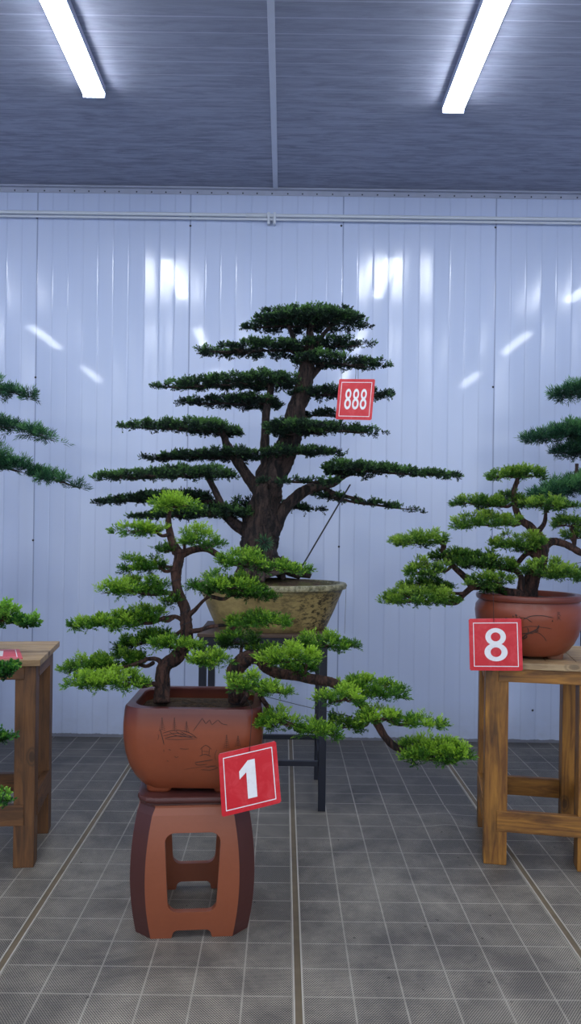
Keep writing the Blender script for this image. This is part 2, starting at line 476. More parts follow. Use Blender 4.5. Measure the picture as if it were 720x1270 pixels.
# ================================================================== FOLIAGE
SPEC = {  # sprig length, leaves, leaf length, leaf width, sprigs per m2, open angle
    'juniper': (.028, 9, .0125, .0038, 10500, .75, 'leaf_bright'),
    'juniper8': (.026, 9, .012, .0038, 10500, .75, 'leaf_mid'),
    'yew': (.024, 8, .0135, .0064, 3300, 1.0, 'leaf_dark'),
    'podo': (.045, 10, .036, .0048, 2600, .8, 'leaf_podo'),
    'box': (.026, 7, .015, .0105, 5200, .95, 'leaf_box'),
}
def sprig_mesh(name, O, D, L, tint, sp, rs, parent, off):
    sl, nl, ll, lw, _, ang, mat = SPEC[sp]
    N = len(O)
    D = D / np.linalg.norm(D, axis=1, keepdims=True)
    h = np.where(np.abs(D[:, 2:3]) < .9, np.array([[0, 0, 1.]]), np.array([[1., 0, 0]]))
    e1 = np.cross(D, h); e1 /= np.linalg.norm(e1, axis=1, keepdims=True); e2 = np.cross(D, e1)
    V = []; T = []
    for j in range(nl):
        s = j / (nl - 1)
        phi = j * 2.4 + rs.uniform(0, .9, N)
        al = ang * (1 - .55 * s) + rs.uniform(-.15, .15, N)
        if j == nl - 1: al = rs.uniform(0, .2, N)
        perp = e1 * np.cos(phi)[:, None] + e2 * np.sin(phi)[:, None]
        ld = D * np.cos(al)[:, None] + perp * np.sin(al)[:, None]
        side = np.cross(ld, D * .2 + rs.normal(0, 1, (N, 3))); side /= (np.linalg.norm(side, axis=1, keepdims=True) + 1e-9)
        b = O + D * (L * s * .9)[:, None]
        l = (ll * rs.uniform(.7, 1.15, N))[:, None]
        w = lw * .5
        V.append(np.stack([b, b + ld * l * .5 + side * w, b + ld * l, b + ld * l * .5 - side * w], 1))
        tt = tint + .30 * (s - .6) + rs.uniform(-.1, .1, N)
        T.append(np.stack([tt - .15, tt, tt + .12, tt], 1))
    V = np.concatenate(V).reshape(-1, 3) - np.array(off)[None]; T = np.clip(np.concatenate(T).reshape(-1), 0, 1)
    n = len(V); me = bpy.data.meshes.new(name)
    me.vertices.add(n); me.vertices.foreach_set('co', V.astype(np.float32).ravel())
    me.loops.add(n); me.loops.foreach_set('vertex_index', np.arange(n, dtype=np.int32))
    me.polygons.add(n // 4); me.polygons.foreach_set('loop_start', np.arange(0, n, 4, dtype=np.int32))
    at = me.attributes.new('tint', 'FLOAT', 'POINT'); at.data.foreach_set('value', T.astype(np.float32))
    me.update(calc_edges=True)
    return mesh_obj(name, me, MT[mat], parent)

def prof(t, tl, tr):
    a = np.clip(t / tl, 0, 1); b = np.clip((1 - t) / tr, 0, 1)
    pl = .42 if tl < .32 else .85; pr = .42 if tr < .32 else .85
    return np.maximum(a ** pl * b ** pr, .06)

def pad(root, base, spec, sp, Y0, bark, seed, tb=.5):
    """one foliage pad with the little branches that carry it.
    spec = (x0,y0,x1,y1, height, taper_l, taper_r, dY, attach(px,py,dY) or None, brightness, width or None)"""
    x0, y0, x1, y1, hp, tl, tr, dY, att, br = spec[:10]
    wid = spec[10] if len(spec) > 10 else None
    rs = np.random.RandomState(seed); rg = random.Random(seed)
    Y = Y0 + dY
    sl, nl, ll, lw, dens, ang, mat = SPEC[sp]
    A, B = P(x0, y0, Y), P(x1, y1, Y)
    A = np.array(A); B = np.array(B); L = np.linalg.norm(B - A); k = Y / FP
    ins = min(ll * .9 + (sl * .5 if sp.startswith('jun') else 0), L * .12)
    u = (B - A) / L; A = A + u * ins; B = B - u * ins; L -= 2 * ins
    W = wid if wid else min(max(.30 * L, .05), .2)
    elev = abs((y0 + y1) / 2 - CY) / FP
    yw = sp == 'yew'
    H = hp * k * (1.0 if yw else 1.05) - 2 * W * elev * .35 - ll * (.6 if yw else .3)
    H = max(H, .012)
    nc = int(max(24, L * W * 2 * (520 if yw else 800) * (1 + H * 8)))
    t = rs.uniform(0, 1, nc * 3); hh = prof(t, tl, tr)
    keep = rs.uniform(0, 1, nc * 3) < hh ** .8; t = t[keep][:nc]; hh = prof(t, tl, tr); nc = len(t)
    s = rs.uniform(-1, 1, nc); s = np.sign(s) * np.abs(s) ** .85
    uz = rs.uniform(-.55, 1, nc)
    arch = np.sin(t * math.pi) * H * .12
    cz = H * .5 * (hh * np.sqrt(np.clip(1 - s * s, 0, 1)) * uz * 1.0) + arch - H * .12 + rs.uniform(-.007, .010, nc)
    cy = s * W * hh ** .7 + rs.normal(0, .006, nc)
    cpt = A[None] + (B - A)[None] * t[:, None] + np.stack([rs.normal(0, .006, nc), cy, cz], 1)
    ctint = rs.uniform(-.2, .2, nc) + .30 * uz  # random clump variation, plus underside shade put into the leaf tint by height
    N = int(max(90, dens * L * W * 2 * 1.25 * (1 + H * 9)))
    ci = rs.randint(0, nc, N)
    off = rs.normal(0, 1, (N, 3)); off /= np.linalg.norm(off, axis=1, keepdims=True)
    off[:, 2] = np.abs(off[:, 2]) * np.where(rs.uniform(0, 1, N) < .8, 1, -.6)
    rc = sl * (.75 if yw else .6)
    O = cpt[ci] + off * rc * rs.uniform(.1, .9, N)[:, None] * np.array([[1, 1, .6]])
    O[:, 2] -= sl * .25
    edge = np.stack([(t[ci] - .5) * .7, s[ci] * .5, .30 + .35 * uz[ci]], 1)
    D = off * .7 + edge + rs.normal(0, .22, (N, 3))
    D[:, 2] *= .8
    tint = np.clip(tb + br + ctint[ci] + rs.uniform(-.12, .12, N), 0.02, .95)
    Ls = sl * rs.uniform(.6, 1.15, N)
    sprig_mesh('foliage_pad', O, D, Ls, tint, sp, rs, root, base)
    # carrying branch
    g = Geo(); low = -H * .14
    def cp(tt, yy=0., dz=0.): return A + (B - A) * tt + np.array([0, yy, low + dz])
    r0 = min(.0045 + L * .010, .012)
    tm = .5
    if att:
        a = np.array(P(att[0], att[1], Y0 + (att[2] if len(att) > 2 else 0)))
        tm = float(np.clip(np.dot(a - A, u) / L, .12, .88))
        mid = (a + cp(tm)) / 2 + np.array([rg.uniform(-.012, .012), 0, -.012])
        q = cp(tm)
        g.tube([(*a, r0 * 1.25), (*mid, r0 * 1.1), (*q, r0)], 7, 5, .15, rng=rg)
    for te in (.16, .84):
        mids = [cp(tm + (te - tm) * f, rg.uniform(-.15, .15) * W, rg.uniform(-.006, .006)) for f in (0, .35, .7, 1)]
        rr = [r0 * .9, r0 * .6, r0 * .35, r0 * .12]
        g.tube([(*m, r) for m, r in zip(mids, rr)], 6, 4, .15, rng=rg)
    nt = int(6 + L * 22)
    for q in range(nt):
        i = rg.randrange(nc)
        tt = min(max(t[i] + (tm - t[i]) * .35, .08), .9)
        a = cp(tt); b = cpt[i]
        m = (a + b) / 2 + np.array([rg.uniform(-.01, .01), rg.uniform(-.01, .01), -.004])
        g.tube([(*a, r0 * .45), (*m, r0 * .32), (*b, r0 * .14)], 4, 2, rng=rg)
    g.build('branch', bark, root, off=Vector(base))

def limb(root, base, name, pts, Y0, bark, seg=14, ridge=.08, rough=.1, seed=1, per=8):
    g = Geo(); rg = random.Random(seed)
    c = []
    for p in pts:
        Y = Y0 + (p[3] if len(p) > 3 else 0); q = P(p[0], p[1], Y); c.append((q.x, q.y, q.z, p[2] * Y / FP))
    g.tube(c, seg, per, rough, ridge, rng=rg)
    return g.build(name, bark, root, off=Vector(base))

def coil(root, base, pts, Y0, turns, r, mat, wr=.0013):
    """wire wound around a limb"""
    c = []
    for p in pts:
        Y = Y0 + (p[3] if len(p) > 3 else 0); q = P(p[0], p[1], Y); c.append((q.x, q.y, q.z, p[2] * Y / FP))
    s = catmull(c, 10); n = len(s); out = []
    for i in range(n * 3 - 2):
        f = i / 3; a = s[int(f)]; b = s[min(int(f) + 1, n - 1)]; p = a + (b - a) * (f - int(f))
        th = 2 * math.pi * turns * i / (n * 3); rr = p[3] + .001
        t = Vector((b - a)[:3]) if np.linalg.norm((b - a)[:3]) > 1e-6 else Vector((0, 0, 1)); t.normalize()
        e = t.cross(Vector((0, 1, 0))).normalized(); e2 = t.cross(e)
        v = Vector(p[:3]) + e * math.cos(th) * rr + e2 * math.sin(th) * rr
        out.append((*v, wr))
    g = Geo(); g.tube(out, 5, 1); return g.build('training_wire', mat, root, off=Vector(base))

def straight(root, base, name, a, b, r, mat, sag=0., seg=6):
    a, b = Vector(a), Vector(b); m = (a + b) / 2 - Vector((0, 0, sag))
    g = Geo(); g.tube([(*a, r), (*m, r), (*b, r)], seg, 4); return g.build(name, mat, root, off=Vector(base))

def soil(root, hx, hy, z, r, mat, mound=.015, seed=2):
    bm = bmesh.new(); rg = random.Random(seed); c = bm.verts.new((0, 0, z + mound)); prev = None; n = 40; rings = 9
    sec = rsect(hx, hy, r, 9)
    rows = []
    for k in range(1, rings + 1):
        f = k / rings
        rows.append([bm.verts.new((x * f, y * f, z + mound * (1 - f * f) + rg.uniform(-.003, .003))) for x, y in sec])
    m = len(sec)
    for q in range(m): bm.faces.new((c, rows[0][q], rows[0][(q + 1) % m]))
    for a, b in zip(rows, rows[1:]):
        for q in range(m): bm.faces.new((a[q], b[q], b[(q + 1) % m], a[(q + 1) % m]))
    return bm_obj('soil', bm, mat, root, True)

def world_bvh(o, base):
    me = o.data
    return BVHTree.FromPolygons([v.co + Vector(base) for v in me.vertices], [tuple(p.vertices) for p in me.polygons])
def etch(parent_obj, base, lines, r=.0011, k=1.25):
    tree = world_bvh(parent_obj, base); g = Geo()
    for ln in lines:
        w = r
        if isinstance(ln, tuple): ln, w = ln; w *= k
        pts = []
        cc = catmull([(a, b, 0) for a, b in ln], 4) if len(ln) > 2 else [(ln[0][0] + (ln[1][0] - ln[0][0]) * k / 4, ln[0][1] + (ln[1][1] - ln[0][1]) * k / 4) for k in range(5)]
        for c in cc:
            hit = tree.ray_cast(CAM, ray(c[0], c[1]).normalized())
            if hit[0] is None: continue
            pts.append((*hit[0], w))
        if len(pts) > 1:
            pts[0] = (*pts[0][:3], w * .5); pts[-1] = (*pts[-1][:3], w * .4)
            g.tube(pts, 5, 1)
    return g.build('etched_drawing', MT['etch'], parent_obj, off=Vector(base))

# ================================================================== METAL STAND(S)
def metal_stand(label, x0, x1, y0, y1, top):
    cx_, cy_ = (x0 + x1) / 2, (y0 + y1) / 2; hx, hy = (x1 - x0) / 2, (y1 - y0) / 2
    t = thing('metal_stand', label, 'stand', (cx_, cy_, 0), 'black metal plant stands')
    w = .02
    for sx in (-1, 1):
        for sy in (-1, 1):
            x, y = sx * (hx - w), sy * (hy - w)
            bm_obj('leg', box_bm(x - w, x + w, y - w, y + w, 0, top - .06, .003), MT['black_metal'], t)
    bm = bmesh.new()
    for sy in (-1, 1): box_bm(-hx, hx, sy * (hy - w) - w, sy * (hy - w) + w, top - .06, top - .018, .002, bm)
    for sx in (-1, 1): box_bm(sx * (hx - w) - w, sx * (hx - w) + w, -hy + 2 * w, hy - 2 * w, top - .06, top - .018, .002, bm)
    bm_obj('top_frame', bm, MT['black_metal'], t)
    bm_obj('shelf_board', box_bm(-hx - .01, hx + .01, -hy - .005, hy + .005, top - .018, top, .003), MT['rust_board'], t)
    for sy in (-1, 1):
        bm_obj('stretcher', box_bm(-hx + 2 * w, hx - 2 * w, sy * (hy - w) - .012, sy * (hy - w) + .012, .235, .262, .002), MT['black_metal'], t)
    for sx in (-1, 1):
        bm_obj('stretcher', box_bm(sx * (hx - w) - .012, sx * (hx - w) + .012, -hy + 2 * w, hy - 2 * w, .235, .262, .002), MT['black_metal'], t)
    return t
ST_TOP = .93
fr = PZ(403, 1005, 0); fl = P(247, 800, fr.y)
metal_stand('black metal stand under the wide yellowish pot of the tallest tree', fl.x, fr.x, fr.y - .02, fr.y + .54, ST_TOP)
S2, S3 = (-2.1, 4.62), (2.2, 4.78)
metal_stand('black metal stand beyond the left edge behind the brown table', S2[0] - .3, S2[0] + .3, S2[1] - .27, S2[1] + .27, ST_TOP)
metal_stand('black metal stand beyond the right edge behind the golden table', S3[0] - .3, S3[0] + .3, S3[1] - .27, S3[1] + .27, ST_TOP)

# ================================================================== POTS
def bowl_pot(root, rx, ry, prof_, mat, name='pot', n=64):
    secs = [(z, [(f * rx * math.cos(2 * math.pi * k / n), f * ry * math.sin(2 * math.pi * k / n)) for k in range(n)]) for z, f in prof_]
    return bm_obj(name, loft(secs), mat, root, True)
def edge_split(o, deg=38):
    m = o.modifiers.new('es', 'EDGE_SPLIT'); m.split_angle = math.radians(deg); return o

# ---- tall dark tree "888"
TY = fr.y + .27
b888 = P(336.5, 722, TY); B8 = (b888.x, TY, ST_TOP + .001)
T888 = thing('potted_bonsai', 'tallest dark green tiered bonsai in a wide mossy yellow pot on a black metal stand', 'bonsai', B8, 'potted bonsai trees')
rimz = P(337, 722, TY).z - ST_TOP; rx = (430 - 243) / 2 * TY / FP
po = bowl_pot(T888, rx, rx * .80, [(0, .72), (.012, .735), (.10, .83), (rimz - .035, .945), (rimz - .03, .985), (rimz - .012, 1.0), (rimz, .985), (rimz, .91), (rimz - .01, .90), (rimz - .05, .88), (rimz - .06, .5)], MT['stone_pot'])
edge_split(po, 50)
soil(T888, rx * .895, rx * .80 * .895, rimz - .018, rx * .7, MT['soil_moss'], .04)
bk = MT['bark_big']
limb(T888, B8, 'trunk', [(326, 716, 50), (323, 706, 31), (322, 692, 23.5), (321, 672, 22.5), (322, 652, 20), (326, 630, 18.5), (331, 608, 17.5), (337, 590, 18), (347, 573, 15), (355, 556, 14), (361, 538, 12.5), (366, 520, 12), (369, 500, 11), (376, 482, 10.5), (380, 462, 10), (381, 446, 8.5), (384, 430, 6), (384, 412, 4), (384, 396, 2)], TY, bk, 26, .17, .1, 3, 8)
def lm(pts, seed, seg=14, ridge=.12): limb(T888, B8, 'branch', pts, TY, bk, seg, ridge, .1, seed)
lm([(335, 600, 10), (331, 580, 7.5), (328, 555, 6), (329, 530, 5), (331, 505, 4.8), (335, 485, 4), (337, 466, 3)], 5)
lm([(324, 612, 10), (313, 598, 7.5), (301, 583, 6.5), (290, 566, 6), (281, 551, 5), (275, 538, 3.5), (262, 532, 2)], 6)
lm([(318, 672, 12), (305, 660, 8), (292, 650, 7), (280, 640, 6), (270, 633, 5), (250, 636, 3)], 7)
lm([(300, 656, 5, -.02), (287, 644, 5, -.05), (276, 628, 4.5, -.08), (268, 612, 4, -.08), (262, 600, 3.5, -.08), (255, 590, 2, -.08)], 8)
lm([(334, 662, 12), (344, 645, 9), (354, 630, 7.5), (366, 617, 7), (380, 608, 7), (398, 602, 6.5), (414, 598, 5.5), (425, 590, 4), (440, 585, 2.5)], 9)
lm([(398, 602, 4, .0), (410, 610, 3, .02), (425, 615, 2.5, .04), (450, 620, 1.5, .05)], 10, 8)
lm([(378, 478, 4), (388, 465, 4), (397, 455, 3.4), (405, 448, 2.2)], 11, 9)
lm([(380, 445, 5), (372, 432, 3.5), (364, 420, 3), (358, 405, 2.4), (352, 395, 1.2)], 12, 9)
lm([(384, 440, 4.5), (394, 425, 3.2), (403, 412, 2.6), (415, 400, 1.6)], 13, 9)
lm([(320, 636, 8), (306, 640, 5.5, .05), (296, 632, 4.5, .08), (290, 622, 3, .08)], 14, 9)
# surface roots
for k, (ex, ey, ed) in enumerate(((292, 711, -.10), (372, 712, -.06), (352, 714, -.16), (304, 716, -.2), (325, 718, -.24), (385, 711, .02))):
    lm([(324 + (ex - 324) * .35, 698, 9, ed * .3), (324 + (ex - 324) * .75, 708, 7, ed * .7), (ex, ey + 4, 3, ed)], 20 + k, 9)
pads888 = [
    (301, 402, 463, 398, 38, .34, .34, 0, (384, 418), -.02, .20),
    (312, 395, 450, 393, 22, .25, .25, -.08, (384, 410), .08, .12),
    (322, 388, 440, 388, 18, .3, .3, .06, None, .05, .12),
    (233, 436, 378, 432, 21, .6, .15, 0, (380, 440), -.03),
    (340, 428, 400, 428, 18, .3, .3, -.05, (384, 440), .0),
    (372, 429, 466, 426, 22, .2, .6, .03, (384, 438), -.02),
    (366, 446, 492, 453, 25, .15, .75, -.04, (382, 455), 0),
    (182, 479, 372, 472, 27, .72, .12, -.02, (337, 470), .08),
    (221, 497, 350, 501, 21, .6, .15, .06, (331, 505), -.05),
    (357, 489, 496, 489, 17, .2, .45, .04, (375, 490), -.08),
    (374, 515, 434, 514, 13, .3, .4, .12, (369, 512), -.14),
    (143, 526, 298, 533, 25, .7, .18, -.04, (276, 540), .06),
    (326, 529, 486, 535, 20, .15, .72, -.12, (366, 525), .02),
    (330, 536, 410, 536, 16, .3, .3, -.15, None, -.02),
    (170, 568, 324, 564, 20, .7, .15, .03, (292, 567), -.05),
    (322, 560, 436, 562, 17, .2, .6, -.12, (352, 560), 0),
    (109, 591, 292, 586, 22, .55, .15, -.10, (262, 600), .08),
    (318, 597, 428, 597, 11, .3, .4, -.2, (335, 605), .04, .05),
    (400, 578, 571, 590, 20, .10, .8, -.04, (425, 592), .1),
    (404, 586, 470, 588, 18, .2, .5, .02, (420, 594), -.12),
    (112, 622, 262, 615, 19, .65, .15, .06, (268, 622), -.08),
    (155, 640, 316, 634, 24, .6, .2, .02, (280, 637), 0),
    (285, 624, 325, 624, 20, .3, .3, .16, (305, 636, .06), -.16),
    (330, 626, 402, 632, 12, .3, .6, .18, (330, 630), -.12),
    (382, 611, 533, 636, 13, .15, .85, .03, (410, 610), .06, .06),
]
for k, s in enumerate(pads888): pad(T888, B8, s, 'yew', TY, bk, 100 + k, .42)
# small shoot on the trunk
rs = np.random.RandomState(5); c = np.array(P(328, 673, TY - .12)); n = 9
D = np.stack([np.cos(np.arange(n) * .7), -np.ones(n) * .4, np.sin(np.arange(n) * .7)], 1)
sprig_mesh('trunk_shoot', c[None] + D * .003, D, np.full(n, .03), np.full(n, .6), 'podo', rs, T888, B8)
straight(T888, B8, 'guy_wire', P(374, 703, TY - .12), P(434, 601, TY - .02), .0042, MT['wire'])
straight(T888, B8, 'loose_twine', P(429, 727, TY - .02), P(427, 786, TY - .02), .0009, MT['wire'])

# ---- tree "1": clay stool + rectangular pot
SX, SY = -.336, 3.08
STOOL_Z = .51
def stool():
    t = thing('clay_stool', 'brown barrel-shaped clay stool with rounded window openings standing on the floor', 'stool', (SX, SY, 0), None, math.radians(5.5))
    def hw(z):
        f = z / .47
        if z > .47: return .196
        return .188 + (.228 - .188) * math.sin(math.pi * min(max(.12 + f * .80, 0), 1)) ** .8 if f < 1 else .196
    zs = list(np.linspace(0, .47, 20)) + [.478]
    outer = loft([(z, rsect(hw(z), hw(z), .058, 1, 'ch')) for z in zs])
    inner = loft([(z, rsect(hw(min(max(z, 0), .455)) - .028, hw(min(max(z, 0), .455)) - .028, .055, 1, 'ch')) for z in np.linspace(-.02, .43, 14)])
    def rr(hx0, hx1, z0, z1, r):   # rounded trapezoid, bottom half-width hx0, top hx1
        pts = []
        for sx, sz, a0 in ((1, 1, 0), (-1, 1, 90), (-1, -1, 180), (1, -1, 270)):
            hx = hx1 if sz > 0 else hx0; cz_ = (z1 - r) if sz > 0 else (z0 + r)
            for k in range(7):
                a = math.radians(a0 + 15 * k); pts.append((sx * (hx - r) + r * math.cos(a), cz_ + r * math.sin(a)))
        return pts
    def prism(pts, axis):
        bm = bmesh.new(); rows = []
        for d in (-.4, .4):
            rows.append([bm.verts.new((a, d, b) if axis == 'y' else (d, a, b)) for a, b in pts])
        n = len(pts)
        for k in range(n): bm.faces.new((rows[0][k], rows[0][(k + 1) % n], rows[1][(k + 1) % n], rows[1][k]))
        bm.faces.new(rows[0]); bm.faces.new(rows[1][::-1]); bmesh.ops.recalc_face_normals(bm, faces=bm.faces); return bm
    win = rr(.088, .100, .100, .385, .035); arch = rr(.085, .07, -.05, .030, .02)
    base = bm_obj('body', outer, None, t)
    cut = [bm_obj('cut', inner), bm_obj('cut', prism(win, 'y')), bm_obj('cut', prism(win, 'x')), bm_obj('cut', prism(arch, 'y')), bm_obj('cut', prism(arch, 'x'))]
    for c in cut:
        bm = bmesh.new(); bm.from_mesh(c.data); bmesh.ops.recalc_face_normals(bm, faces=bm.faces); bm.to_mesh(c.data); bm.free()
        c.location = (SX, SY, 0); c.rotation_euler = (0, 0, math.radians(5.5))
        m = base.modifiers.new('b', 'BOOLEAN'); m.operation = 'DIFFERENCE'; m.object = c; m.solver = 'EXACT'
    bpy.context.view_layer.update()
    dg = bpy.context.evaluated_depsgraph_get()
    me = bpy.data.meshes.new_from_object(base.evaluated_get(dg)); base.modifiers.clear(); base.data = me
    for c in cut: bpy.data.objects.remove(c)
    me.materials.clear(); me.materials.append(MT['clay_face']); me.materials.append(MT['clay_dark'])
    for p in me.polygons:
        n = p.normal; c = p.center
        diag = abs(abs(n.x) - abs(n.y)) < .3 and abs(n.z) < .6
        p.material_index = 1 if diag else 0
    bv = base.modifiers.new('bev', 'BEVEL'); bv.width = .005; bv.segments = 2; bv.limit_method = 'ANGLE'; bv.angle_limit = math.radians(40)
    # top slab with a moulded lip
    secs = [(.474, .188, .06), (.482, .186, .058), (.485, .196, .062), (.490, .204, .066), (.498, .206, .067), (.506, .205, .066), (STOOL_Z, .200, .063)]
    o = bm_obj('top_slab', loft([(z, rsect(h, h, r, 3)) for z, h, r in secs]), MT['clay_dark'], t)
    bv = o.modifiers.new('bev', 'BEVEL'); bv.width = .002; bv.segments = 2
    return t
stool()

B1 = (P(245, 875, SY).x, SY, STOOL_Z)
T1 = thing('potted_bonsai', 'bright green twin-trunk cascading bonsai in a rectangular clay pot on the clay stool', 'bonsai', B1, 'potted bonsai trees')
PH = .322
def pot1():
    def sec(z, hx, hy, bump=.004):
        pts = rsect(hx, hy, .085, 8)
        out = []
        for i, (x, y) in enumerate(pts):
            k = i % 9
            inn = 0 < k < 8
            l = math.hypot(x, y); f = (1 + bump / l) if inn else 1
            out.append((x * f, y * f))
        return (z, out)
    prof_ = [(.018, .188, .158), (.03, .200, .168), (.06, .220, .184), (.10, .238, .198), (.15, .251, .208), (.20, .257, .212), (.25, .258, .212), (.30, .2545, .2095), (PH - .006, .252, .207), (PH, .249, .204)]
    secs = [sec(*p) for p in prof_] + [sec(z, a, b, 0) for z, a, b in [(PH, .222, .178), (PH - .006, .219, .175), (PH - .05, .222, .178), (PH - .08, .2, .16)]]
    p = bm_obj('pot', loft(secs), MT['clay_pot'], T1, True)
    edge_split(p, 30)
    for sx in (-1, 1):
        for sy in (-1, 1):
            bm_obj('foot', loft([(z, [(x + sx * .125, y + sy * .105) for x, y in rsect(h, h, .02, 3)]) for z, h in ((0, .042), (.006, .046), (.03, .05))]), MT['clay_pot'], p, False)
    return p
P1 = pot1()
soil(T1, .221, .177, PH - .045, .07, MT['soil'], .02)
def q1(*pts): return [(150 + a / 3.6, 840 + b / 3.6) for a, b in pts]
E = [(q1((322, 240), (345, 208), (362, 183)), .0009), (q1((362, 183), (378, 208)), .0009), (q1((378, 208), (395, 190)), .0009), (q1((395, 190), (405, 213)), .0009), (q1((405, 213), (432, 190)), .0009), (q1((432, 190), (450, 207), (476, 213)), .0009)]
def firtree(cx_, top, bot, w):
    L = [(q1((cx_, top), (cx_, bot + 6)), .0007)]
    n = 7
    for k in range(n):
        y = top + (bot - top) * (k + .6) / n; ww = w * (k + 1) / n
        L.append((q1((cx_ - ww, y + 4), (cx_, y - 2), (cx_ + ww, y + 4)), .0006))
    return L
for a in ((183, 178, 238, 16), (238, 178, 240, 13), (292, 195, 244, 14), (471, 255, 318, 17), (522, 260, 308, 16)): E += firtree(*a)
E += [(q1((174, 232), (184, 268), (192, 302)), .0012), (q1((185, 250), (240, 236), (300, 246), (340, 272)), .0009), (q1((190, 262), (250, 250), (338, 270)), .0009), (q1((196, 272), (250, 262), (320, 270)), .0012), (q1((215, 244), (240, 258), (275, 268)), .0008), (q1((240, 240), (270, 256), (300, 268)), .0008), (q1((265, 242), (290, 256), (315, 268)), .0008), (q1((195, 276), (260, 278), (338, 274)), .0008)]
E += [(q1((262, 318), (285, 321), (302, 320)), .0008), (q1((212, 322), (222, 326)), .0008), (q1((238, 352), (246, 358), (256, 354)), .0008), (q1((204, 372), (212, 376)), .0008), (q1((190, 322), (192, 334)), .0007)]
E += [(q1((352, 322), (378, 304), (404, 322)), .0009), (q1((360, 318), (362, 350)), .0008), (q1((394, 318), (392, 350)), .0008), (q1((350, 352), (375, 344), (402, 354)), .001), (q1((362, 330), (392, 332)), .0007), (q1((330, 380), (360, 376), (410, 368)), .0012), (q1((330, 384), (345, 392), (385, 388)), .001), (q1((280, 412), (340, 402), (424, 394)), .0006), (q1((356, 412), (400, 414), (432, 404)), .001), (q1((376, 404), (410, 398), (432, 402)), .0008), (q1((424, 372), (418, 350), (428, 322)), .0007), (q1((164, 255), (168, 262), (164, 280)), .0006)]
etch(P1, B1, E)

bs = MT['bark_small']
lt = [(201, 872, 10, -.02), (201, 852, 9.5), (201, 838, 9), (206, 825, 8.5), (218, 815, 9), (227, 803, 8.5), (231, 790, 8), (231, 772, 7.2), (229, 756, 6.6), (224, 742, 6.2), (219, 726, 5.8), (218, 712, 6.2), (221, 698, 6.2), (221, 686, 6), (214, 673, 5), (210, 660, 4.4), (209, 645, 3.6), (210, 632, 2.4)]
limb(T1, B1, 'trunk', lt, SY, bs, 18, .12, .1, 31)
rt = [(295, 868, 11, .02), (293, 855, 11), (291, 842, 10.5), (293, 830, 10.5), (300, 820, 10), (311, 815, 9), (322, 818, 7.5), (330, 828, 7), (342, 834, 6.6), (358, 837, 6.4), (376, 840, 6.4), (394, 843, 6.2), (412, 847, 5.8), (428, 856, 5.4), (442, 868, 5.2), (455, 880, 5), (466, 896, 4.8), (476, 912, 4.6), (488, 925, 4.4), (502, 933, 4), (520, 940, 3), (545, 942, 1.5)]
limb(T1, B1, 'trunk', rt, SY, bs, 18, .13, .1, 32)
coil(T1, B1, lt[5:12], SY, 7, .01, MT['wire'])
coil(T1, B1, rt[0:6], SY, 6, .01, MT['wire'])
def l1(pts, seed): limb(T1, B1, 'branch', pts, SY, bs, 10, .1, .12, seed)
l1([(221, 690, 5), (238, 682, 4.5), (256, 681, 4.2), (270, 688, 3.8), (285, 698, 3), (310, 703, 2)], 41)
l1([(231, 765, 4), (242, 756, 2.6, -.03), (252, 745, 2, -.05), (262, 738, 1.8, -.05)], 42)
l1([(229, 783, 4), (244, 782, 3, -.03), (262, 777, 2.4, -.05), (285, 775, 2, -.05)], 43)
l1([(206, 830, 5), (195, 818, 3), (180, 817, 2.4)], 44)
l1([(231, 772, 3.5), (218, 765, 2.6), (205, 766, 2)], 45)
l1([(224, 740, 3), (212, 736, 2.4), (200, 733, 2)], 46)
l1([(221, 708, 3), (212, 704, 2), (202, 702, 2)], 47)
l1([(203, 850, 4), (188, 848, 3, -.04), (170, 848, 2, -.06)], 48)
l1([(293, 850, 5), (300, 852, 3, -.06), (320, 853, 2, -.1)], 49)
l1([(300, 872, 3, -.05), (306, 862, 3, -.2), (303, 850, 3, -.1)], 50)
